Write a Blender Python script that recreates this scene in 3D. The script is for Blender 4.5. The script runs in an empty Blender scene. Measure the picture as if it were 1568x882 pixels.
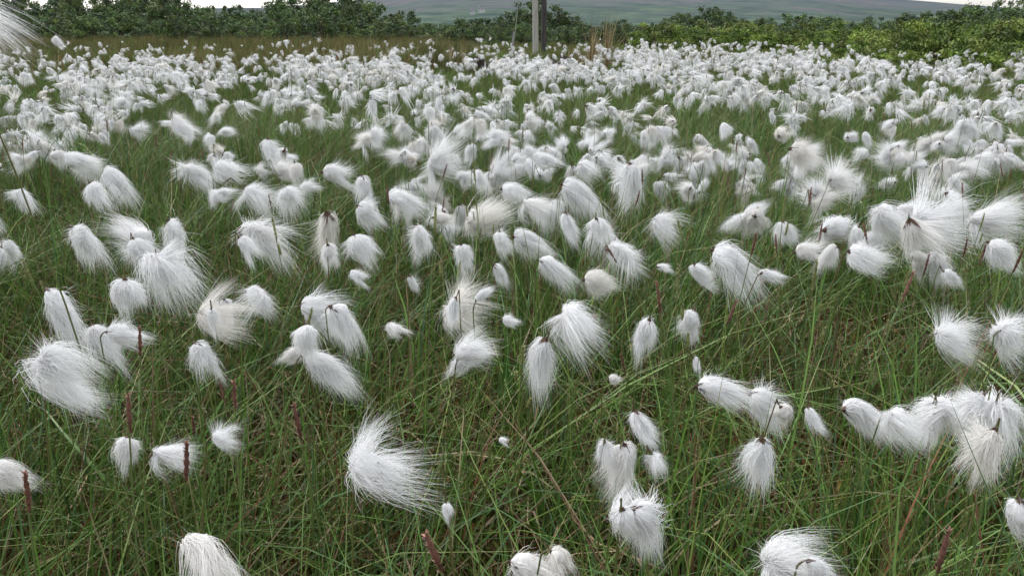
import bpy, math, numpy as np
from mathutils import Matrix, Vector, Euler
R = np.random.default_rng(7)
scene = bpy.context.scene
root = scene.collection
PITCH = math.radians(18); sp, cp = math.sin(PITCH), math.cos(PITCH)
EYE = 0.75

# ------------------------------------------------------------ mesh tools
class MB:
    def __init__(s): s.v=[]; s.q=[]; s.c=[]; s.m=[]; s.n=0
    def add(s, v, q, c, mat=0):
        v=np.asarray(v,float).reshape(-1,3); c=np.broadcast_to(np.asarray(c,float),(len(v),3))
        s.v.append(v); s.q.append(np.asarray(q,int)+s.n); s.c.append(c)
        s.m.append(np.full(len(q),mat)); s.n+=len(v)
    def flat(s):
        return np.concatenate(s.v),np.concatenate(s.q),np.concatenate(s.c),np.concatenate(s.m)
    def obj(s, name, mats, link=root, smooth=True):
        v,q,c,m=s.flat()
        me=bpy.data.meshes.new(name)
        me.vertices.add(len(v)); me.vertices.foreach_set("co", v.astype(np.float32).ravel())
        me.loops.add(4*len(q)); me.loops.foreach_set("vertex_index", q.astype(np.int32).ravel())
        me.polygons.add(len(q)); me.polygons.foreach_set("loop_start", (np.arange(len(q))*4).astype(np.int32))
        me.update(calc_edges=True)
        for mt in mats: me.materials.append(mt)
        me.polygons.foreach_set("material_index", m.astype(np.int32))
        me.polygons.foreach_set("use_smooth", np.full(len(q), smooth))
        at=me.color_attributes.new("Col",'FLOAT_COLOR','POINT')
        at.data.foreach_set("color", np.concatenate([c,np.ones((len(c),1))],1).astype(np.float32).ravel())
        me.update()
        o=bpy.data.objects.new(name, me)
        if link: link.objects.link(o)
        return o

def nrm(a): return a/np.maximum(np.linalg.norm(a,axis=-1,keepdims=True),1e-9)

def ribbons(mb, P, W, side, col, mat=0):
    N,K=P.shape[:2]
    T=nrm(np.gradient(P,axis=1))
    S=np.broadcast_to(side[:,None,:],P.shape); S=nrm(S-(S*T).sum(-1,keepdims=True)*T)
    W=np.broadcast_to(W,(N,K))[...,None]
    V=np.stack([P-S*W,P+S*W],2)
    col=np.asarray(col,float)
    if col.ndim==1: col=np.broadcast_to(col,(N,3))
    if col.ndim==2: col=np.broadcast_to(col[:,None,:],(N,K,3))
    C=np.broadcast_to(col[:,:,None,:],(N,K,2,3)).reshape(-1,3)
    a=((np.arange(N)[:,None]*K+np.arange(K-1)[None])*2).ravel()
    mb.add(V, np.stack([a,a+1,a+3,a+2],1), C, mat)

def tubes(mb, P, Rad, col, mat=0, sides=3):
    N,K=P.shape[:2]
    T=nrm(np.gradient(P,axis=1))
    D=nrm(P[:,-1]-P[:,0]); ref=np.where(np.abs(D[:,2:3])>.8, np.array([[1.,.3,0]]), np.array([[0,0.,1]]))
    A=np.cross(T, np.broadcast_to(ref[:,None],T.shape)); A=nrm(A); B=np.cross(T,A)
    ang=np.arange(sides)*2*np.pi/sides
    Rad=np.broadcast_to(Rad,(N,K))
    V=P[:,:,None]+(A[:,:,None]*np.cos(ang)[:,None]+B[:,:,None]*np.sin(ang)[:,None])*Rad[...,None,None]
    col=np.asarray(col,float)
    if col.ndim==1: col=np.broadcast_to(col,(N,3))
    if col.ndim==2: col=np.broadcast_to(col[:,None,:],(N,K,3))
    C=np.broadcast_to(col[:,:,None,:],V.shape).reshape(-1,3)
    b=(np.arange(N)[:,None]*K+np.arange(K-1)[None]).ravel()*sides
    qs=[]
    for i in range(sides):
        j=(i+1)%sides
        qs.append(np.stack([b+i,b+j,b+sides+j,b+sides+i],1))
    mb.add(V.reshape(-1,3), np.concatenate(qs), C, mat)

def bake(name, P, Rt, S, I, protos, mats, var=.2):
    """place many copies of small plants and weld them into one mesh"""
    fl=[p.flat() for p in protos]; out=MB()
    for p,r,s,i in zip(P,Rt,S,I):
        v,q,c,m=fl[i]; M=np.array(Euler(r).to_matrix())
        out.v.append((v*np.asarray(s))@M.T+np.asarray(p)); out.q.append(q+out.n)
        out.c.append(c*(1+R.uniform(-var,var))); out.m.append(m); out.n+=len(v)
    return out.obj(name,mats)

def gz(x,y):
    x=np.asarray(x,float); y=np.asarray(y,float)
    f=1/(1+(np.hypot(x,y)/30)**2)
    return f*(.03*np.sin(1.7*x+.5)*np.sin(1.3*y+1)+.018*np.sin(4*x+2*y)+.015*np.sin(5.1*y-2.3*x+2))

def fnoise(x,y,s=1.,k=0.):
    x=np.asarray(x)*s+k*3.1; y=np.asarray(y)*s-k*1.7
    return (np.sin(1.9*x+.6*y)+np.sin(-1.1*x+2.3*y+1.3)+np.sin(3.7*x-2.9*y+.4)*.6+np.sin(5.3*x+4.1*y)*.4)/3*.5+.5

def bare(x,y):
    """mossy, thinly grassed hollows in the bog"""
    s=0
    for cx,cy,rx,ry in ((-.36,1.15,.22,.18),(.42,1.2,.28,.16),(-.85,1.35,.18,.16),(.02,1.55,.14,.10),(.75,1.75,.22,.12),(-.25,2.3,.22,.16)):
        s=np.maximum(s,np.exp(-(((x-cx)/rx)**2+((y-cy)/ry)**2)))
    return s

def rot_from(d):
    x=np.array(d,float); x/=np.linalg.norm(x)
    up=np.array([0,0,1.])
    if abs(x[2])>.93: up=np.array([-1.0,0.2,.1])
    z=up-up.dot(x)*x; z/=np.linalg.norm(z); y=np.cross(z,x)
    return tuple(Matrix(np.stack([x,y,z],1).tolist()).to_euler())

# ------------------------------------------------------------ materials
def mat_new(name):
    m=bpy.data.materials.new(name); m.use_nodes=True; nt=m.node_tree; nt.nodes.clear()
    out=nt.nodes.new('ShaderNodeOutputMaterial'); return m,nt,out
def leaf_mat(name, rough=.5, spec=.3, var=.25):
    m,nt,out=mat_new(name); N=nt.nodes.new; L=nt.links.new
    at=N('ShaderNodeAttribute'); at.attribute_name='Col'
    oi=N('ShaderNodeObjectInfo'); mr=N('ShaderNodeMapRange'); mr.inputs[3].default_value=1-var; mr.inputs[4].default_value=1+var
    L(oi.outputs['Random'],mr.inputs[0])
    hs=N('ShaderNodeHueSaturation')
    L(at.outputs['Color'],hs.inputs['Color']); L(mr.outputs[0],hs.inputs['Value'])
    p=N('ShaderNodeBsdfPrincipled'); p.inputs['Roughness'].default_value=rough; p.inputs['Specular IOR Level'].default_value=spec
    L(hs.outputs[0],p.inputs['Base Color']); L(p.outputs[0],out.inputs[0])
    return m
M_grass=leaf_mat("grass_blade",.42,.35,.0)
M_grassf=leaf_mat("far_grass_blade",.6,.2,.0)
M_moss=leaf_mat("moss",.8,.1,.0)
M_stem=leaf_mat("stem",.55,.3,.1)
M_leaf=leaf_mat("leaf",.55,.2,.25)
M_wood=leaf_mat("twig",.8,.1,.1)
def wool():
    m,nt,out=mat_new("cotton_wool"); N=nt.nodes.new; L=nt.links.new
    oi=N('ShaderNodeObjectInfo'); cr=N('ShaderNodeValToRGB')
    cr.color_ramp.elements[0].color=(.92,.89,.85,1); cr.color_ramp.elements[1].color=(.945,.945,.95,1); cr.color_ramp.elements[1].position=.3
    L(oi.outputs['Random'],cr.inputs[0])
    d=N('ShaderNodeBsdfDiffuse'); t=N('ShaderNodeBsdfTranslucent'); L(cr.outputs[0],d.inputs[0]); L(cr.outputs[0],t.inputs[0])
    mx=N('ShaderNodeMixShader'); mx.inputs[0].default_value=.28
    L(d.outputs[0],mx.inputs[1]); L(t.outputs[0],mx.inputs[2]); L(mx.outputs[0],out.inputs[0]); return m
M_wool=wool()
def noise_mat(name, stops, scale, detail=8, bump=.3, rough=.9, stretch=(1,1,1), bdist=.02, rscale=None):
    m,nt,out=mat_new(name); N=nt.nodes.new; L=nt.links.new
    tc=N('ShaderNodeTexCoord'); mp=N('ShaderNodeMapping'); mp.inputs['Scale'].default_value=stretch
    L(tc.outputs['Object'],mp.inputs[0])
    n=N('ShaderNodeTexNoise'); n.inputs['Scale'].default_value=scale; n.inputs['Detail'].default_value=detail; n.inputs['Roughness'].default_value=.65
    L(mp.outputs[0],n.inputs['Vector'])
    cr=N('ShaderNodeValToRGB'); e=cr.color_ramp.elements
    while len(e)<len(stops): e.new(.5)
    for i,(p_,c_) in enumerate(stops): e[i].position=p_; e[i].color=(*c_,1)
    L(n.outputs[0],cr.inputs[0])
    p=N('ShaderNodeBsdfPrincipled'); p.inputs['Roughness'].default_value=rough; p.inputs['Specular IOR Level'].default_value=.15
    L(cr.outputs[0],p.inputs['Base Color'])
    if bump>0:
        n2=N('ShaderNodeTexNoise'); n2.inputs['Scale'].default_value=rscale or scale*6; n2.inputs['Detail'].default_value=6
        L(mp.outputs[0],n2.inputs['Vector'])
        b=N('ShaderNodeBump'); b.inputs['Strength'].default_value=bump; b.inputs['Distance'].default_value=bdist
        L(n2.outputs[0],b.inputs['Height']); L(b.outputs[0],p.inputs['Normal'])
    L(p.outputs[0],out.inputs[0]); return m

# ------------------------------------------------------------ scatter via geometry nodes
def scatter(name, pts, rot, scl, idx, protos, parent=None):
    col=bpy.data.collections.new(name+"_parts")
    for i,o in enumerate(protos):
        o.name="%s_part_%02d"%(name,i)
        for c in list(o.users_collection): c.objects.unlink(o)
        col.objects.link(o)
    pts=np.asarray(pts,np.float32); n=len(pts)
    me=bpy.data.meshes.new(name); me.vertices.add(n); me.vertices.foreach_set("co",pts.ravel())
    rot=np.asarray(rot,np.float32); scl=np.asarray(scl,np.float32)
    if scl.ndim==1: scl=np.repeat(scl[:,None],3,1)
    a=me.attributes.new("rot",'FLOAT_VECTOR','POINT'); a.data.foreach_set("vector",rot.ravel())
    a=me.attributes.new("scl",'FLOAT_VECTOR','POINT'); a.data.foreach_set("vector",scl.astype(np.float32).ravel())
    a=me.attributes.new("idx",'INT','POINT'); a.data.foreach_set("value",np.asarray(idx,np.int32))
    ob=bpy.data.objects.new(name,me); root.objects.link(ob)
    ng=bpy.data.node_groups.new(name+"_scatter",'GeometryNodeTree')
    ng.interface.new_socket("Geometry",in_out='INPUT',socket_type='NodeSocketGeometry')
    ng.interface.new_socket("Geometry",in_out='OUTPUT',socket_type='NodeSocketGeometry')
    N=ng.nodes.new; L=ng.links.new
    gi=N('NodeGroupInput'); go=N('NodeGroupOutput'); ip=N('GeometryNodeInstanceOnPoints')
    ci=N('GeometryNodeCollectionInfo'); ci.inputs['Collection'].default_value=col
    ci.inputs['Separate Children'].default_value=True; ci.inputs['Reset Children'].default_value=True
    def na(nm,t):
        x=N('GeometryNodeInputNamedAttribute'); x.data_type=t; x.inputs['Name'].default_value=nm; return x.outputs['Attribute']
    er=N('FunctionNodeEulerToRotation'); L(na("rot",'FLOAT_VECTOR'),er.inputs[0])
    L(gi.outputs[0],ip.inputs['Points']); L(ci.outputs[0],ip.inputs['Instance'])
    ip.inputs['Pick Instance'].default_value=True
    L(na("idx",'INT'),ip.inputs['Instance Index']); L(er.outputs[0],ip.inputs['Rotation']); L(na("scl",'FLOAT_VECTOR'),ip.inputs['Scale'])
    L(ip.outputs[0],go.inputs[0])
    md=ob.modifiers.new("scatter",'NODES'); md.node_group=ng
    if parent: ob.parent=parent
    return ob

# ------------------------------------------------------------ cotton tufts (unit length 1 along +X, droop -Z)
def tuft(kind, nh, w, seed, K=6):
    r=np.random.default_rng(seed); mb=MB()
    t=np.linspace(0,1,K)[None,:]
    nl=int(r.integers(9,16)) if kind!='f' else int(r.integers(13,22))
    par={'e':dict(W=.34,droop=.20,fly=.085,lv=.6),'c':dict(W=.28,droop=.40,fly=.115,lv=.65),
         'f':dict(W=.44,droop=.22,fly=.15,lv=.62)}[kind]
    W0=par['W']*r.uniform(.8,1.2); droop=par['droop']*r.uniform(.3,1.8)
    lr=np.sqrt(r.random(nl)); lphi=r.random(nl)*2*np.pi; ll=1.08-par['lv']*r.random(nl)*(.4+.6*lr)
    lcurl=r.normal(size=(nl,3))*par['fly']*1.5; lcurl[:,1]+=r.normal()*.15; lcurl[:,2]+=r.normal()*.06
    li=r.integers(0,nl,nh)
    spread=.46
    hr=np.clip(lr[li]+r.normal(size=nh)*spread*.45,0,1.1); hphi=lphi[li]+r.normal(size=nh)*spread
    hl=ll[li]*(1+r.normal(size=nh)*.14); curl=lcurl[li]+r.normal(size=(nh,3))*par['fly']*.6
    stray=r.random(nh)<.05; curl[stray]*=1.6
    short=r.random(nh)<.45; hl[short]*=r.uniform(.35,.85,short.sum())
    ct,st=np.cos(hphi)[:,None],np.sin(hphi)[:,None]
    if kind=='f':
        X=hl[:,None]*(.32*t+.50*t**1.9)-hr[:,None]*.10*np.sin(t*np.pi)
        Rr=hl[:,None]*W0*1.05*hr[:,None]*np.sin(np.pi/2*np.clip(t*1.02,0,1))**.85
    else:
        g=np.sin(np.pi*np.clip(t*.64,0,1))**.75*(1-.2*t)
        X=hl[:,None]*t*(1-.10*hr[:,None]*t)
        Rr=W0*hr[:,None]*g
    P=np.stack([X, Rr*ct, Rr*st],-1)
    P[...,2]-=droop*t**2.2*hl[:,None]
    P=P+curl[:,None,:]*(t**2)[...,None]
    wav=r.normal(size=(nh,3))*.032+lcurl[li]*.38
    P=P+wav[:,None,:]*(np.sin(t*6.5+lphi[li][:,None])*t)[...,None]
    W=w*(np.array([.8,1,.95,.75,.5,.08])[None,:] if K==6 else np.array([.7,1,.8,.12])[None,:])
    ribbons(mb,P,W,r.normal(size=(nh,3)),(1,1,1),0)
    kk,ss=8,9; tt=np.linspace(0,1,kk); aa=np.arange(ss)*2*np.pi/ss
    if kind=='f': cx=.02+.38*tt; rad=W0*.50*np.sin(np.pi*np.clip(tt*.95+.04,0,1))**.6
    else: cx=.02+.54*tt; rad=W0*.60*np.sin(np.pi*np.clip(tt*.93+.05,0,1))**.7
    rad=rad[:,None]*(1+r.normal(size=(kk,ss))*.16)
    V=np.stack([np.repeat(cx[:,None],ss,1),rad*np.cos(aa),rad*np.sin(aa)-droop*(cx**2.2)[:,None]],-1)
    b=(np.arange(kk-1)[:,None]*ss+np.arange(ss)[None]).ravel(); b2=(np.arange(kk-1)[:,None]*ss+(np.arange(ss)[None]+1)%ss).ravel()
    mb.add(V.reshape(-1,3),np.stack([b,b2,b2+ss,b+ss],1),(1,1,1),0)
    nb=8; ph=r.random(nb)*6.28; op=.25+.35*r.random(nb); tb=np.linspace(0,1,5)[None]
    Lb=(.15+.14*r.random(nb))[:,None]
    P=np.stack([-.03+Lb*tb*np.cos(op)[:,None], (.02+Lb*tb*np.sin(op)[:,None]*1.5)*np.cos(ph)[:,None], (.02+Lb*tb*np.sin(op)[:,None]*1.5)*np.sin(ph)[:,None]],-1)
    side=np.stack([np.zeros(nb),-np.sin(ph),np.cos(ph)],-1)
    ribbons(mb,P,np.array([[.026,.038,.030,.016,.003]]),side,np.array([.085,.045,.028])*(.6+.8*r.random((nb,1))),1)
    tubes(mb,np.array([[[-.06,0,0],[-.02,0,0],[.03,0,0],[.07,0,0]]]),np.array([[.014,.035,.05,.02]]),(.07,.045,.025),1,5)
    return mb.obj("tuft",[M_wool,M_stem],None)

kinds=[]; protos=[]
for k,cnt in (('e',9),('c',9),('f',9)):
    for i in range(cnt): protos.append(tuft(k,1300 if k!='f' else 1500,.0040,100+len(protos))); kinds.append(k)
NHI=len(protos)
for k,cnt in (('e',4),('c',4),('f',4)):
    for i in range(cnt): protos.append(tuft(k,120,.019,100+len(protos),K=4)); kinds.append(k)
kidx={k:[i for i in range(NHI) if kinds[i]==k] for k in 'ecf'}
klo=list(range(NHI,len(protos)))

tp,tr,ts,ti=[],[],[],[]
stemP,stemR,pedP=[],[],[]
def add_stem(top, base, r_=.0010):
    top=np.array(top);base=np.array(base); t=np.linspace(0,1,6)[:,None]
    lean=(top-base)*np.array([1,1,0]); P=base+(top-base)*np.array([0,0,1])*t+lean*(t**1.8)
    stemP.append(P); stemR.append(r_)
def add_ped(a,b,d):
    a=np.array(a);b=np.array(b);d=np.array(d); L=np.linalg.norm(b-a)
    t=np.linspace(0,1,5)[:,None]; c=b-d*L*.45
    pedP.append((1-t)**2*a+2*t*(1-t)*c+t*t*b)
def add_tuft(base,d,L,i,fat=None):
    tp.append(base); tr.append(rot_from(d)); s=fat or R.uniform(.85,1.15); ts.append((L,L*s,L*s)); ti.append(i)

# surveyed foreground plants: bearing/depression readings, size, lie of the tuft, form
T="""133,372,70,-60,e 212,350,75,120,c 240,425,90,-90,f 188,450,60,-110,e 95,470,90,-40,c 105,555,100,-20,f 75,595,80,-80,c 155,525,70,-60,e 190,510,55,-10,e 15,720,65,-20,e 315,545,60,-50,e 335,478,70,0,f 400,455,60,-20,c 405,358,85,-15,c 378,380,45,-60,e 275,355,55,-60,e 175,270,50,-10,e 118,248,50,-10,e 150,298,45,-60,e 40,305,40,-40,e 185,692,55,-110,e 262,698,60,-30,f 345,672,45,-20,f 510,350,70,-80,e 505,390,45,-90,e 550,380,50,-70,e 495,470,80,0,c 535,482,70,-30,c 500,553,85,-10,c 475,520,55,-70,e 575,705,95,35,f 318,835,105,10,c 605,502,35,0,e 548,425,35,-20,e 630,435,30,-80,e 648,365,50,-60,e 620,300,60,0,c 680,335,40,-10,e 735,325,65,50,f 680,245,60,30,f 710,395,50,-80,e 768,372,40,-80,e 812,362,60,0,e 768,415,35,-40,e 715,475,65,-20,f 715,530,70,60,c 700,555,45,-150,e 852,403,65,-5,e 820,540,75,-120,c 890,487,75,-20,f 988,512,60,-100,e 1055,495,50,-110,e 958,388,70,-10,c 915,350,40,-80,e 915,427,50,0,e 965,280,65,-90,c 1020,345,55,-30,f 1128,395,85,-15,c 1180,420,45,-10,e 1065,420,40,-80,e 1100,590,75,10,c 1180,615,75,-20,c 1165,690,70,-80,c 1238,640,40,-90,e 1318,622,75,0,c 1240,388,50,0,e 1290,350,80,0,e 1325,395,60,-20,e 1430,330,105,10,f 1520,340,75,0,f 1400,360,70,-60,c 1465,522,80,-20,f 1555,510,70,-10,f 1385,640,60,-10,f 1440,635,80,-60,f 1515,645,80,-100,f 1505,690,85,-120,c 925,685,40,-90,e 965,705,80,-70,c 975,650,55,-80,e 1010,705,35,-40,f 1000,790,92,-30,c 955,800,75,-80,e 820,862,90,0,c 862,855,50,-30,e 1215,850,115,20,f 1260,870,70,-30,c 1555,800,90,-90,c 1455,425,35,-40,e 780,490,25,0,e 1015,408,25,0,e 940,578,20,0,e 560,290,50,-70,e 515,270,50,-20,e 455,265,35,-80,e 350,262,50,-10,e 300,262,60,0,c 410,235,50,-90,c 735,275,35,-50,e 790,290,50,0,e 770,255,50,60,f 890,290,70,-10,c 820,320,50,-30,f 865,345,45,-90,c 1290,275,60,0,f 685,780,25,-80,e 1195,355,40,-90,e 565,325,45,-30,e 445,305,45,-60,f 1535,385,60,-30,e 1365,330,65,-20,f 325,490,40,-90,e 355,470,40,-60,c 735,450,30,60,e 1068,552,18,-40,e 770,675,16,-20,e 1205,635,45,-50,e 1485,620,60,-140,c 1425,655,50,-100,e 1400,320,60,10,c 1470,310,60,-30,e 1310,365,40,-100,e 1265,385,40,-150,c 690,470,40,-120,e 445,540,40,-170,e 215,390,60,-70,c"""
def locate(u,v,h):
    xr=(u-784)/1219; yr=(441-v)/1219
    d=np.array([xr,cp+yr*sp,-sp+yr*cp]); t=(h-EYE)/d[2]
    return np.array([d[0]*t,d[1]*t,h]), t
cnt={'e':0,'c':0,'f':0}
for s in T.split():
    a=s.split(','); u,v,l,th=map(float,a[:4]); k=a[4]
    h=.43+R.uniform(-.03,.03)
    c,t=locate(u,v,h); L=l/1219*t*(.97 if k!='f' else .95); th=math.radians(th)
    if k=='e' and R.random()<.35: k='c'
    d=np.array([math.cos(th),R.uniform(-.5,.5),math.sin(th)]); d/=np.linalg.norm(d)
    base=c-d*L*(.45 if k!='f' else .38)
    cnt[k]+=1; add_tuft(base,d,L,kidx[k][cnt[k]%len(kidx[k])])
    node=base-d*.007+np.array([0,0,-.007 if d[2]>-.5 else .003])
    add_ped(node,base,d)
    g=np.array([node[0]+R.uniform(-.07,.03),node[1]+R.uniform(.0,.06),0]); g[2]=gz(g[0],g[1])-.01
    add_stem(node,g)
c=np.array([-.535,.80,.764]); add_tuft(c,(1,.1,.0),.065,kidx['f'][2]); add_stem(c,(-.47,.86,0),.0012)
add_tuft((-.462,.84,.742),(.5,.1,-.6),.012,kidx['e'][0])

def cdens(x,y):
    d=np.hypot(x,y); a=x/y
    n=fnoise(x,y,1.6,1); n2=fnoise(x,y,.5,2)
    f=np.clip((n-.26)*3,.25,1.3)*np.clip(.5+n2,.65,1.2)
    f=np.where(d<2.0, f*np.clip((d-1.42)/.45,0,1)*.8, f)
    left=np.clip((-a-.25)/.35,0,1)
    f=f*np.where(d>4.5,1-left*np.clip((d-4.5)/6,0,1)*.72,1)
    f=f*np.where(d<3.2,1-left*.45,1)
    far=10.8+1.2*np.sin(a*6)
    far=np.where(np.abs(a-.01)<.09,8.9,far); far=np.where(a>.38,9.4,far)
    f=f*np.where(d>far,np.exp(-(d-far)/1.1)*.9+.045,1)
    return f
NC=42000
ys=np.sqrt(R.random(NC)*(19**2-1.4**2)+1.4**2); an=R.uniform(-.84,.84,NC)
xs=ys*an
area=.84*(19**2-1.4**2); dens_c=NC/area
keep=R.random(NC)<cdens(xs,ys)*42/dens_c
for x,y in zip(xs[keep],ys[keep]):
    dd=math.hypot(x,y)
    h=.405+R.normal()*.040+.02*math.sin(x*2+y)
    if R.random()<.02: h+=.12
    if dd>11: h+=.08*R.random()
    z0=float(gz(x,y)); node=np.array([x,y,z0+h])
    n=int(R.choice([1,2,3,4],p=[.36,.3,.21,.13]))
    for j in range(n):
        az=R.normal()*1.2+ (0 if R.random()<.75 else 3.1); el=R.normal()*.65-.35
        d=np.array([math.cos(az)*math.cos(el),math.sin(az)*math.cos(el),math.sin(el)])
        L=R.uniform(.026,.064)*(1+.2*min(max(dd-2,0)/2,1))
        off=np.array([R.normal()*.016+.004,R.normal()*.014,-.012-R.random()*.024]) if n>1 else np.array([.003,0,.002])
        base=node+off
        i=int(R.choice(klo)) if dd>3.4 else int(R.choice(sum([kidx['e'],kidx['c'],kidx['f']],[])))
        add_tuft(base,d,L,i)
        if dd<5: add_ped(node,base,d)
    add_stem(node,(x-R.uniform(-.02,.07),y+R.normal()*.03,z0-.01),.0010 if dd<5 else .0014)

cg=bpy.data.objects.new("cotton_grass",None); root.objects.link(cg)
scatter("cotton_tufts",tp,tr,ts,ti,protos,cg)
mb=MB(); SP=np.array(stemP); sr=np.array(stemR)[:,None]*np.linspace(1.25,.75,6)[None]
tt=np.linspace(0,1,6)[None,:,None]; ca=np.array([.11,.17,.045]); cb=np.array([.13,.085,.04])
mixv=R.random((len(SP),1,1)); colS=ca*(1-tt*mixv)+cb*tt*mixv
tubes(mb,SP,sr,colS,0,3)
tubes(mb,np.array(pedP),np.linspace(.0009,.0006,5)[None],np.array([.09,.075,.035]),0,3)
o=mb.obj("flower_stems",[M_stem]); o.parent=cg

# ------------------------------------------------------------ grass
greens=np.array([[.088,.185,.030],[.130,.235,.044],[.062,.138,.030],[.080,.160,.058],[.180,.250,.06],[.108,.212,.034]])
dry=np.array([[.38,.31,.19],[.28,.21,.12],[.22,.13,.07]]); red=np.array([[.22,.08,.045],[.16,.075,.045]])
def blades(n,rad,h0,h1,w,pd,pr,seed,lean=.45,K=6,pal=greens):
    r=np.random.default_rng(seed); mb=MB()
    nt=max(4,n//9); cen=r.uniform(-rad,rad,(nt,2)); ii=r.integers(0,nt,n); xy=cen[ii]+r.normal(size=(n,2))*rad*.07
    h=r.uniform(h0,h1,n)*(.75+.35*r.random(nt)[ii])
    az=r.normal(size=n)*1.3; az[r.random(n)<.4]=r.uniform(0,6.28)
    le=np.abs(r.normal(size=n))*lean; t=np.linspace(0,1,K)[None]; bend=le[:,None]
    az2=az[:,None]+r.normal(size=n)[:,None]*.5*t
    X=xy[:,:1]+h[:,None]*bend*(.25*t+.75*t**2.2)*np.cos(az2)
    Y=xy[:,1:]+h[:,None]*bend*(.25*t+.75*t**2.2)*np.sin(az2)
    Z=h[:,None]*(t-.33*np.minimum(bend,1.3)*t**2.5)-.01
    P=np.stack([X,Y,Z],-1)
    u=r.random(n); c=pal[r.integers(0,len(pal),n)]*(.65+.7*r.random((n,1)))
    dm=u<pd; c[dm]=dry[r.integers(0,3,dm.sum())]*(.7+.5*r.random((dm.sum(),1)))
    rm=(u>=pd)&(u<pd+pr); c[rm]=red[r.integers(0,2,rm.sum())]
    cc=np.repeat(c[:,None],K,1); tip=r.random(n)<.3
    cc[tip,-1]=cc[tip,-1]*.4+np.array([.28,.17,.07])*.6
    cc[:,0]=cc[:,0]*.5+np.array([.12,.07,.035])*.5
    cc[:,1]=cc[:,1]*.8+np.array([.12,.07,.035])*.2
    prof=np.interp(np.linspace(0,1,K),[0,.2,.4,.6,.8,1],[.8,1,1,.85,.55,.08])
    W=(w*r.uniform(.6,1.3,n))[:,None]*prof[None]
    side=np.stack([-np.sin(az+r.normal(size=n)),np.cos(az+r.normal(size=n)),r.normal(size=n)*.3],-1)
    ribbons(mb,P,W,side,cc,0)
    return mb
def inview(x,y,m=.9): return np.abs(x)<.74*y+m
def jgrid(x0,x1,y0,y1,s):
    X,Y=np.meshgrid(np.arange(x0,x1,s),np.arange(y0,y1,s)); X=X.ravel();Y=Y.ravel()
    return X+R.uniform(-.5,.5,len(X))*s, Y+R.uniform(-.5,.5,len(X))*s

near=[blades(165,.15,.22,.47,.0010,.10,.045,200+i,K=5,lean=.55) for i in range(8)]
near+=[blades(65,.15,.28,.47,.0021,.03,.0,220+i,lean=.45) for i in range(3)]
near+=[blades(120,.15,.07,.24,.0009,.36,.14,230+i,lean=1.1,K=4) for i in range(4)]
x,y=jgrid(-4.5,4.5,.40,5.2,.152); k=inview(x,y,.35); x,y=x[k],y[k]
g=fnoise(x,y,1.3,5); P_,Rt,Sc,Ix=[],[],[],[]
for a,b,q in zip(x,y,g):
    sparse=float(bare(a,b))>.5; u=R.random()
    if sparse: i=11+int(R.integers(4)) if u<.62 else int(R.integers(8))
    else: i=int(R.integers(8)) if u<.70 else (8+int(R.integers(3)) if u<.86 else 11+int(R.integers(4)))
    P_.append((a,b,float(gz(a,b)))); Rt.append((0,0,R.normal()*.7)); s=R.uniform(.9,1.15)
    Sc.append((s,s,s*(.76+.34*q)*(.85 if sparse else 1))); Ix.append(i)
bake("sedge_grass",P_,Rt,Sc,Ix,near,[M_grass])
brownpal=np.array([[.15,.15,.055],[.12,.155,.045],[.19,.16,.07],[.10,.155,.04],[.15,.18,.05]])
mid=[blades(190,.3,.22,.41,.0026,.11,.04,300+i,K=4) for i in range(5)]
x,y=jgrid(-8,8,5.0,10.5,.34); k=inview(x,y,.5); x,y=x[k],y[k]
n=len(x); P1=np.stack([x,y,gz(x,y)],1); s=R.uniform(.9,1.1,n)
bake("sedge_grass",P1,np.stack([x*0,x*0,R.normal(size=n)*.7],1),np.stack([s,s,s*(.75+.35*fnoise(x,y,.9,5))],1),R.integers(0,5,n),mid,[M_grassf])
farp=[blades(230,.5,.24,.42,.0055,.10,.03,330+i,K=4) for i in range(3)]
farp+=[blades(260,.5,.30,.50,.0055,.12,.06,310+i,K=4,lean=.4,pal=brownpal) for i in range(3)]
farp+=[blades(230,.5,.22,.36,.0065,.08,.0,320+i,K=4,lean=.4,pal=greens*np.array([1.05,.95,.8])) for i in range(2)]
x,y=jgrid(-30,30,10.2,36,.72); k=inview(x,y,1.); x,y=x[k],y[k]
P_,Rt,Sc,Ix=[],[],[],[]
for a,b in zip(x,y):
    az=a/b; n=fnoise(a,b,.35,9); zs=1.
    if az<-.07: i=(3+int(R.integers(3))) if R.random()<.25+.6*n else int(R.integers(3)); zs=.95+.25*n
    else: i=(6+int(R.integers(2))) if n>.42 else (3+int(R.integers(3)) if n<.30 else int(R.integers(3))); zs=.8
    if abs(az-.01)<.1 and b<12.6: zs*=.75
    s=R.uniform(.95,1.2)
    P_.append((a,b,float(gz(a,b)))); Rt.append((0,0,R.normal()*.6)); Sc.append((s,s,s*zs*R.uniform(.75,1.12))); Ix.append(i)
bake("moor_grass",P_,Rt,Sc,Ix,farp,[M_grassf],.28)

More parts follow.
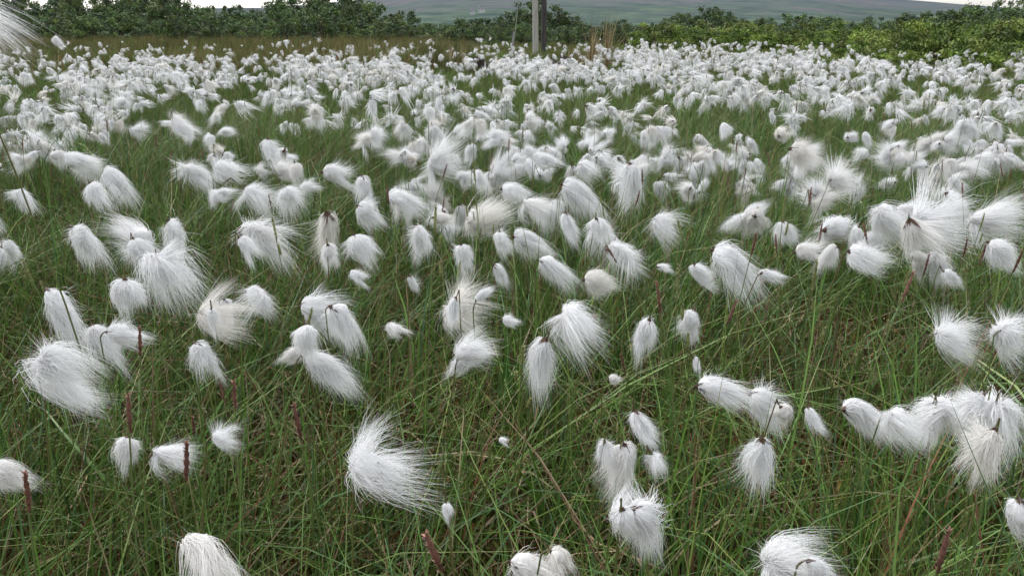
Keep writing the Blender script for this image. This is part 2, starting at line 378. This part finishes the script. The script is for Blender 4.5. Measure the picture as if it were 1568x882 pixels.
def litter(seed):
    r=np.random.default_rng(seed); mb=MB(); n=60; K=5; t=np.linspace(0,1,K)[None]
    xy=r.uniform(-.16,.16,(n,2)); L=r.uniform(.05,.22,n)[:,None]; az=r.uniform(0,6.28,n)[:,None]; cv=r.normal(size=n)[:,None]*1.2
    X=xy[:,:1]+L*t*np.cos(az+cv*t); Y=xy[:,1:]+L*t*np.sin(az+cv*t)
    Z=.01+r.random((n,1))*.09+np.sin(t*3.1)*r.uniform(-.01,.06,(n,1))
    c=dry[r.integers(0,3,n)]*(.5+.9*r.random((n,1)))
    ribbons(mb,np.stack([X,Y,Z],-1),.0009*r.uniform(.6,1.5,(n,1))*np.array([[.8,1,1,.8,.2]]),np.stack([-np.sin(az[:,0]),np.cos(az[:,0]),r.normal(size=n)*.7],-1),c)
    return mb
x,y=jgrid(-2.6,2.6,.5,3.2,.2); k=inview(x,y,.2); x,y=x[k],y[k]; n=len(x); s=R.uniform(.8,1.2,n)
bake("dead_grass_litter",np.stack([x,y,gz(x,y)],1),np.stack([x*0,x*0,R.uniform(0,6.28,n)],1),np.stack([s,s,s],1),R.integers(0,4,n),[litter(400+i) for i in range(4)],[M_grassf])
mp=np.array([[.22,.085,.035],[.25,.13,.045],[.14,.055,.035],[.24,.21,.05],[.14,.17,.045],[.28,.20,.06]])
def moss(seed,w):
    r=np.random.default_rng(seed); mb=MB(); n=850; t=np.linspace(0,1,3)[None]
    xy=r.normal(size=(n,2))*.085; hh=.05*np.exp(-(xy**2).sum(1)/.012)+.016*r.random(n)
    az=r.uniform(0,6.28,(n,1)); el=r.uniform(.1,1.3,(n,1)); L=r.uniform(.005,.012,(n,1))
    P=np.stack([xy[:,:1]+L*t*np.cos(az)*np.cos(el),xy[:,1:]+L*t*np.sin(az)*np.cos(el),hh[:,None]+L*t*np.sin(el)],-1)
    c=mp[r.choice(len(mp),n,p=w)]*(.45+.8*r.random((n,1)))
    ribbons(mb,P,np.array([[.0012,.0018,.0003]]),r.normal(size=(n,3)),c)
    return mb
ws=[[.35,.25,.2,.08,.07,.05],[.2,.3,.1,.1,.1,.2],[.05,.1,.05,.3,.4,.1],[.1,.05,.35,.1,.35,.05]]
x,y=jgrid(-2.6,2.6,.5,3.2,.135); k=inview(x,y,.2)&((fnoise(x,y,2,11)>.25)|(bare(x,y)>.3)); x,y=x[k],y[k]; n=len(x)
ix=np.clip((fnoise(x,y,1.5,13)*5.2-.9+R.normal(size=n)*.9-bare(x,y)*.8).astype(int),0,3); s=R.uniform(.8,1.5,n)*(1+.35*bare(x,y))
bake("sphagnum_moss",np.stack([x,y,gz(x,y)-.004],1),np.stack([x*0,x*0,R.uniform(0,6.28,n)],1),np.stack([s,s,s],1),ix,[moss(500+i,w) for i,w in enumerate(ws)],[M_moss],.3)

# sedge flower spikes
def spike(seed,green):
    r=np.random.default_rng(seed); mb=MB(); t=np.linspace(0,1,6)
    P=np.stack([.03*t**2,0*t,.43*t],-1)[None]; tubes(mb,P,np.full((1,6),.0007),(.12,.16,.055),0,3)
    for q in range(1 if not green else 3):
        K=11; s=np.linspace(0,1,K); top=.455-.035*q; L=.031 if q==0 else .016
        c0=np.array([.03+.003*q,.004*q*(-1)**q,top-L]); dirv=np.array([.12,.1*q*(-1)**q,1.])
        P=c0+dirv*L*s[:,None]
        rad=(.0015 if not green else .0014)*np.sin(np.pi*np.clip(s*.96+.02,0,1))**.6*(1+.25*np.where(np.arange(K)%2,1,-1))
        cc=(np.array([.13,.06,.045]) if not green else np.array([.20,.22,.08]))*(.7+.6*r.random((K,1)))
        tubes(mb,P[None],rad[None],cc[None],0,6)
        n=70; tt=r.random(n); ph=r.random(n)*6.28; b=c0+dirv*L*tt[:,None]
        o=np.stack([np.cos(ph),np.sin(ph),1.1+0*ph],-1); sc=np.array([0,.5,1.])[None,:,None]
        ribbons(mb,b[:,None]+o[:,None]*.0022*sc,np.array([[.0005,.0007,.0001]]),np.stack([-np.sin(ph),np.cos(ph),0*ph],-1),(np.array([.27,.14,.10]) if not green else np.array([.28,.29,.12]))*(.4+r.random((n,1))))
    return mb
sps=[spike(i,False) for i in range(3)]+[spike(5+i,True) for i in range(2)]
P_,Rt,Sc,Ix=[],[],[],[]
for s in "1300,352 1275,292 1435,395 1520,362 1443,495 75,700 220,605 310,770 185,480 1158,262 870,455 1525,840 632,575 405,560 835,130 1505,380 1255,375 1290,345 265,690 1030,440".split():
    u,v=map(float,s.split(',')); h=.455+R.uniform(-.02,.03)
    c,t=locate(u,v,h); sc=h/.455
    P_.append((c[0]-.03,c[1],0)); Rt.append((R.normal()*.07,R.normal()*.14,R.normal()*.6)); Sc.append((sc*1.1,sc*1.1,sc)); Ix.append(int(R.integers(3)))
P_.append((.12,.47,0)); Rt.append((.0,-.50,.1)); Sc.append((1.5,1.5,1.02)); Ix.append(0)
for nn in range(300):
    b=R.uniform(.7,5.5); a=R.uniform(-.7,.7)*b
    P_.append((a,b,float(gz(a,b)))); Rt.append((R.normal()*.17,R.normal()*.22,R.uniform(0,6.28))); s=R.uniform(.8,1.12); Sc.append((s,s,s)); Ix.append(int(R.choice([0,1,2,3,4],p=[.2,.2,.15,.25,.2])))
bake("sedge_flower_spikes",P_,Rt,Sc,Ix,sps,[M_stem])

# ------------------------------------------------------------ ground
def axis(n,a,b): 
    s=np.linspace(-1,1,n); return np.sinh(s*a)/np.sinh(a)*b
gx=axis(221,7.5,3500); gy=axis(221,7.5,3500)+2
X,Y=np.meshgrid(gx,gy); Z=gz(X,Y)-.004
mb=MB(); nx=len(gx); b=(np.arange(nx-1)[:,None]*nx+np.arange(nx-1)[None]).ravel()
mb.add(np.stack([X,Y,Z],-1).reshape(-1,3),np.stack([b,b+1,b+nx+1,b+nx],1),(.1,.1,.05))
M_ground=noise_mat("bog_ground",[(.28,(.03,.02,.014)),(.42,(.085,.045,.025)),(.52,(.07,.08,.03)),(.62,(.11,.055,.03)),(.75,(.11,.13,.045))],2.4,10,.8,.9,bdist=.015,rscale=60)
mb.obj("ground",[M_ground])

# ------------------------------------------------------------ hill
ua=np.array([-400,0,200,430,560,640,760,900,1200,1330,1440,1530,1568,1700,2100]); va=np.array([38,22,14,13,0,-25,-42,-48,-22,-2,5,12,15,28,42])
def hill_h(x,y):
    u=784+1282*x/y; e=(45-np.interp(u,ua,va))/1348
    s=np.clip((y-450)/1350,0,1); s=s*s*(3-2*s)*.55+.45*s
    back=np.clip(1-(y-1800)/1500,0,1)
    return 1800*e*s*back+ (4*np.sin(x*.011+y*.004)+2.5*np.sin(x*.023-y*.013)+1.2*np.sin(x*.06))*s*(1-s)*2
yy=np.linspace(450,3000,90); aa=np.linspace(-1.15,1.25,220)
A,Yh=np.meshgrid(aa,yy); Xh=A*Yh; Zh=hill_h(Xh,Yh)-.5
mb=MB(); b=(np.arange(89)[:,None]*220+np.arange(219)[None]).ravel()
mb.add(np.stack([Xh,Yh,Zh],-1).reshape(-1,3),np.stack([b,b+1,b+221,b+220],1),(1,1,1))
m,nt,out=mat_new("haze_tinted_moorland"); N=nt.nodes.new; Lk=nt.links.new
tc=N('ShaderNodeTexCoord'); sep=N('ShaderNodeSeparateXYZ'); Lk(tc.outputs['Object'],sep.inputs[0])
n1=N('ShaderNodeTexNoise'); n1.inputs['Scale'].default_value=.013; n1.inputs['Detail'].default_value=10; n1.inputs['Roughness'].default_value=.75; Lk(tc.outputs['Object'],n1.inputs['Vector'])
up=N('ShaderNodeValToRGB'); e=up.color_ramp.elements; e[0].position=.40; e[0].color=(.095,.112,.140,1); e[1].position=.62; e[1].color=(.160,.148,.168,1)  # upper moor: purple-grey with distance haze painted into the colour
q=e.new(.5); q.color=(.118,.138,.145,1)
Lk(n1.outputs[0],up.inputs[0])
lo=N('ShaderNodeValToRGB'); e=lo.color_ramp.elements; e[0].position=.38; e[0].color=(.060,.085,.085,1); e[1].position=.62; e[1].color=(.130,.170,.125,1)  # lower fields: greens greyed in the colour to stand for haze
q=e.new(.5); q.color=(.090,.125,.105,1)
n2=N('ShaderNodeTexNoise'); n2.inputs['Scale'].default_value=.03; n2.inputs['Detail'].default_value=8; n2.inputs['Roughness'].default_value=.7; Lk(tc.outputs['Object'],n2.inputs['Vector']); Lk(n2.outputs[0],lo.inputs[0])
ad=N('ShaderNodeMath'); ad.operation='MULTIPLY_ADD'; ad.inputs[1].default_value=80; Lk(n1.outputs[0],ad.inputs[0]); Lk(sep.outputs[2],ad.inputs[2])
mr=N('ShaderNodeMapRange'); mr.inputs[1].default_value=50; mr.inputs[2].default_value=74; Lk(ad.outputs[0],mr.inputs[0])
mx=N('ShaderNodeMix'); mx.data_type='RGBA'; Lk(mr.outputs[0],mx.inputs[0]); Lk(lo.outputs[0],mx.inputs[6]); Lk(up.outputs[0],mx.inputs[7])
p=N('ShaderNodeBsdfPrincipled'); p.inputs['Roughness'].default_value=1; p.inputs['Specular IOR Level'].default_value=0
Lk(mx.outputs[2],p.inputs['Base Color']); Lk(p.outputs[0],out.inputs[0])
mb.obj("hill",[m])

def solid(name,col,rough=.8):
    m,nt,out=mat_new(name); N=nt.nodes.new
    n=N('ShaderNodeTexNoise'); n.inputs['Scale'].default_value=3; r_=N('ShaderNodeValToRGB')
    r_.color_ramp.elements[0].color=(*[c*.8 for c in col],1); r_.color_ramp.elements[1].color=(*[min(c*1.1,.9) for c in col],1)
    p=N('ShaderNodeBsdfPrincipled'); p.inputs['Roughness'].default_value=rough
    nt.links.new(n.outputs[0],r_.inputs[0]); nt.links.new(r_.outputs[0],p.inputs['Base Color']); nt.links.new(p.outputs[0],out.inputs[0]); return m
M_white=solid("white_render",(.6,.6,.6)); M_slate=solid("slate",(.16,.16,.19)); M_glass=solid("dark_window",(.2,.2,.22),.2)
def box(mb,c,s,mat=0):
    c=np.array(c);s=np.array(s)/2
    v=np.array([[i,j,k] for i in(-1,1) for j in(-1,1) for k in(-1,1)])*s+c
    mb.add(v,[[0,1,3,2],[4,6,7,5],[0,4,5,1],[2,3,7,6],[0,2,6,4],[1,5,7,3]],(1,1,1),mat)
def farmhouse(x,y,w,sc):
    e=bpy.data.objects.new("farmhouse",None); root.objects.link(e); e.location=(x,y,float(hill_h(x,y))-.8); e.rotation_euler=(0,0,R.uniform(-.3,.3)); e.scale=(sc,sc,sc)
    a=MB(); box(a,(0,0,2.5),(w,6,5)); o=a.obj("walls",[M_white],smooth=False); o.parent=e
    a=MB(); h=w/2+.3
    a.add([[-h,-3.4,4.8],[h,-3.4,4.8],[h,0,8],[-h,0,8],[-h,3.4,4.8],[h,3.4,4.8]],[[0,1,2,3],[3,2,5,4]],(1,1,1)); o=a.obj("roof",[M_slate],smooth=False); o.parent=e
    a=MB(); a.add([[-w/2,-3,5],[-w/2,3,5],[-w/2,.1,7.8],[-w/2,-.1,7.8]],[[0,1,2,3]],(1,1,1)); a.add([[w/2,-3,5],[w/2,3,5],[w/2,.1,7.8],[w/2,-.1,7.8]],[[0,1,2,3]],(1,1,1)); box(a,(-w/2+.8,0,8.2),(1,.9,1.6)); o=a.obj("gables",[M_white],smooth=False); o.parent=e
    a=MB()
    for i in range(3):
        for z in (1.4,3.8): box(a,(-w/2+w*(i+.5)/3,-3.02,z),(.9,.08,1.1))
    o=a.obj("windows",[M_glass],smooth=False); o.parent=e
for u,v,w,sc in ((738,20,9,.6),(724,23,7,.5)):
    for y in np.arange(600,1800,10):
        if hill_h((u-784)/1282*y,y)-.75>(45-v)/1348*y: break
    farmhouse((u-784)/1282*y,y,w,sc)

# ------------------------------------------------------------ trees & bushes
def tree(seed,nl,ls,pal,aspect=.75,ncl=42,upright=False,zmin=.12):
    r=np.random.default_rng(seed); mb=MB()
    ph=r.uniform(0,6.28,ncl); zz=r.uniform(zmin,.93,ncl); prof=np.sqrt(np.clip(1-((zz-.42)/.58)**2,0.02,1))
    rr=aspect*.62*prof*np.sqrt(r.uniform(.15,1,ncl))*(.8+.35*np.sin(ph*2+seed))
    C=np.stack([rr*np.cos(ph),rr*np.sin(ph),zz*(.88+.16*np.sin(ph*3+seed))],-1)
    cr=r.uniform(.06,.15,ncl)
    n=nl; ci=r.integers(0,ncl,n); d=nrm(r.normal(size=(n,3)))*(r.random((n,1))**.45)
    c=C[ci]+d*cr[ci][:,None]*np.array([1.1,1.1,.8])
    c[:,2]=np.maximum(c[:,2],.02)
    stray=r.random(n)<.10; c[stray]+=r.normal(size=(stray.sum(),3))*.06
    dr=nrm(r.normal(size=(n,3))+np.array([0,0,.3 if not upright else 1.2])); L=ls*r.uniform(.6,1.4,(n,1))
    P=np.stack([c-dr*L,c,c+dr*L],1)
    cb=(.5+.9*r.random(ncl))[ci][:,None]*(.8+.4*r.random((n,1)))
    col=pal[r.integers(0,len(pal),ncl)[ci]]*cb
    ribbons(mb,P,ls*.5*np.array([[.3,1,.15]]),r.normal(size=(n,3)),col,0)
    k=min(ncl,22); t=np.linspace(0,1,6)[None,:,None]
    b=np.array([[0,0,0.]])+r.normal(size=(k,3))*np.array([.02,.02,0]); e=C[:k]
    mid=b*.5+e*.5; mid[:,:2]*=.55; mid[:,2]+=.05
    Pt=(1-t)**2*b[:,None]+2*t*(1-t)*mid[:,None]+t**2*e[:,None]
    tubes(mb,Pt,np.linspace(.016,.003,6)[None],(.10,.08,.06),1,4)
    return mb.obj("t",[M_leaf,M_wood],None)
wil=np.array([[.085,.145,.048],[.125,.19,.055],[.07,.115,.05],[.145,.205,.06],[.10,.145,.075],[.15,.18,.09]])
wp=[tree(600+i,3600,.026,wil,aspect=[1.1,.75,1.4,1.0,.85,1.2,.7,1.0][i],zmin=[.12,.25,.12,.15,.25,.12,.3,.15][i]) for i in range(8)]
ut=[-150,0,60,110,160,230,290,340,420,450,480,520,560,600,640,700,780,806,840,880,900,960,1000,1050,1110,1180,1240,1300,1400,1500,1568,1700]
vt=[0,-10,2,-18,-2,-20,-6,14,10,-26,-10,-20,0,16,28,32,28,2,4,30,34,34,24,14,16,30,22,28,22,10,-4,2]
P_,Rt,Sc,Ix=[],[],[],[]
for row,(y0,kk) in enumerate(((54,1.0),(44,.85),(33,.68))):
    for u in np.arange(-150,1740,22 if row==0 else 27):
        uu=u+R.uniform(-9,9); y=y0+R.uniform(-4,4); v=np.interp(uu,ut,vt)+(R.uniform(-5,9))
        top=EYE+(45-v)/1348*y
        if row: top=top*kk*R.uniform(.6,1.1)
        top=max(top,.9)
        P_.append(((uu-784)/1282*y,y,-.03)); Rt.append((0,0,R.uniform(0,6.28))); w=R.uniform(.75,1.25)*(1 if top>2 else 1.3); Sc.append((top*w,top*w,top*1.05)); Ix.append(int(R.integers(8)))
scatter("willow_thicket",P_,Rt,Sc,Ix,wp)
myr=np.array([[.16,.24,.042],[.21,.28,.055],[.125,.20,.04],[.23,.27,.075],[.12,.18,.045]])
bp=[tree(700+i,4200,.026,myr,aspect=1.25,ncl=60,upright=True) for i in range(4)]
P_,Rt,Sc,Ix=[],[],[],[]
for i in range(105):
    y=R.uniform(9.6,22); lo_=.385+.006*(16-y); a=R.uniform(lo_,.85); x=a*y
    top=np.interp(a,[.38,.45,.6,.9],[.50,.80,.95,1.15])*(1+.016*(y-12))*R.uniform(.7,1.08)
    if y<11.5: top*=.82
    P_.append((x,y,float(gz(x,y))-.03)); Rt.append((0,0,R.uniform(0,6.28))); Sc.append((top*1.2,top*1.2,top)); Ix.append(int(R.integers(4)))
for i in range(32):
    y=R.uniform(24,31); a=R.uniform(.12,.44); top=R.uniform(.65,1.1)
    P_.append((a*y,y,-.03)); Rt.append((0,0,R.uniform(0,6.28))); Sc.append((top*1.5,top*1.5,top)); Ix.append(int(R.integers(4)))
scatter("bog_myrtle_bushes",P_,Rt,Sc,Ix,bp)

# ------------------------------------------------------------ poles
M_pole=noise_mat("weathered_pole",[(.3,(.28,.26,.23)),(.5,(.40,.38,.35)),(.7,(.50,.48,.45))],6,8,.5,.85,stretch=(6,6,.5),bdist=.01)
M_poled=noise_mat("dark_pole",[(.3,(.045,.04,.04)),(.7,(.11,.10,.095))],6,8,.5,.85,stretch=(6,6,.5),bdist=.01)
def pole(x,y,r0,mat,lean,h=8.5):
    e=bpy.data.objects.new("telegraph_pole",None); root.objects.link(e); e.location=(x,y,-.1); e.rotation_euler=(0,lean,0)
    a=MB(); K=16; t=np.linspace(0,1,K); wob=.012*np.sin(t*17)
    Pp=np.stack([wob,wob*.5,t*h],-1)[None]; tubes(a,Pp,(r0*(1-.3*t))[None],(1,1,1),0,20)
    c=np.array([[0,0,h],[0,0,h+.04],[0,0,h+.12]])[None]; tubes(a,c,np.array([[r0*.82,r0*.8,.01]]),(1,1,1),0,20)
    o=a.obj("shaft",[mat]); o.parent=e
    a=MB(); box(a,(0,-r0*.9-.03,h-.6),(1.9,.1,.12))
    for i in (-.8,-.4,.4,.8): tubes(a,np.array([[[i,-r0*.9-.03,h-.54],[i,-r0*.9-.03,h-.45],[i,-r0*.9-.03,h-.36],[i,-r0*.9-.03,h-.3]]]),np.array([[.015,.05,.055,.02]]),(1,1,1),0,8)
    o=a.obj("crossarm",[M_poled],smooth=False); o.parent=e
yp=20.
pole((820-784)/1282*yp,yp,.072,M_pole,-.014); pole((833-784)/1282*yp,yp+.3,.07,M_poled,.0)
a=MB(); xw=0.
w=np.array([[[xw,yp,0],[xw+.1,yp,.9],[xw+.45,yp,4],[xw+.62,yp+.05,7.5]]]); tubes(a,w,np.full((1,4),.010),(.3,.3,.3),0,6)
tubes(a,np.array([[[xw,yp,-.1],[xw,yp,.3],[xw+.03,yp,.5],[xw+.05,yp,.68]]]),np.full((1,4),.026),(.3,.3,.3),0,8)
a.obj("stay_wire",[M_wood])
M_peat=noise_mat("peat",[(.3,(.012,.009,.008)),(.6,(.035,.022,.016)),(.8,(.06,.035,.022))],9,8,1.,.8,bdist=.05)
for u,wd,yb,hh in ((742,.30,10.6,.47),(782,.17,10.9,.45),(858,.27,10.7,.47)):
    a=MB(); nx_,nz_=50,14; sx=np.linspace(-1,1,nx_); s=np.linspace(0,1,nz_); k_=R.uniform(0,6)
    Xp,Sp=np.meshgrid(sx,s); hgt=hh*(1-np.abs(Xp/1.03)**3)*(.85+.12*np.sin(Xp*6+k_)+.08*np.sin(Xp*15+k_))
    Zp=np.minimum(Sp*2.2,1)**.8*hgt+R.normal(size=Xp.shape)*.010-.02; Yp=Sp*.45-.1*np.sin(Sp*6)+R.normal(size=Xp.shape)*.015+.06*np.sin(Xp*3)
    b=(np.arange(nz_-1)[:,None]*nx_+np.arange(nx_-1)[None]).ravel()
    a.add(np.stack([Xp*wd,Yp,Zp],-1).reshape(-1,3),np.stack([b,b+1,b+nx_+1,b+nx_],1),(1,1,1)); o=a.obj("peat_bank",[M_peat]); o.location=((u-784)/1282*yb,yb,.0)
rp=np.array([[.40,.33,.19],[.46,.38,.24],[.32,.25,.13]])
def reeds(seed,n,h0,h1): return blades(n,.10,h0,h1,.004,.5,0,seed,lean=.16,pal=rp)
for sd,n_,h0,h1,u,yy_,s3 in ((801,70,.80,1.1,918,12.5,1.5),(802,60,.42,.58,890,12.5,2.0),(803,50,.42,.58,690,12.5,2.3)):
    o=reeds(sd,n_,h0,h1).obj("dry_reed_clump",[M_grassf]); o.location=((u-784)/1282*yy_,yy_,0); o.scale=(s3,1.3,1)

# ------------------------------------------------------------ light, sky, camera
SE,SR=math.radians(58),math.radians(-35)
w=bpy.data.worlds.new("World"); scene.world=w; w.use_nodes=True; nt=w.node_tree; nt.nodes.clear()
N=nt.nodes.new; Lk=nt.links.new
sky=N('ShaderNodeTexSky'); sky.sky_type='NISHITA'; sky.sun_disc=False; sky.sun_elevation=SE; sky.sun_rotation=SR; sky.air_density=1.2; sky.dust_density=2
hs=N('ShaderNodeHueSaturation'); hs.inputs['Saturation'].default_value=.2; hs.inputs['Value'].default_value=1.9
bg=N('ShaderNodeBackground'); bg.inputs[1].default_value=.15; out=N('ShaderNodeOutputWorld')
Lk(sky.outputs[0],hs.inputs['Color']); Lk(hs.outputs[0],bg.inputs[0]); Lk(bg.outputs[0],out.inputs[0])
sl=bpy.data.lights.new("sun",'SUN'); sl.energy=1.0; sl.angle=math.radians(28); sl.color=(1,.975,.94)
so=bpy.data.objects.new("sun",sl); root.objects.link(so)
sd=Vector((math.sin(SR)*math.cos(SE),math.cos(SR)*math.cos(SE),math.sin(SE)))
so.rotation_euler=sd.to_track_quat('Z','Y').to_euler()
cam=bpy.data.cameras.new("camera"); cam.lens=28; cam.sensor_width=36; cam.clip_start=.02; cam.clip_end=8000
co=bpy.data.objects.new("camera",cam); root.objects.link(co); co.location=(0,0,EYE); co.rotation_euler=(math.radians(72),0,0); scene.camera=co
scene.view_settings.view_transform='Standard'; scene.view_settings.look='None'; scene.view_settings.exposure=0
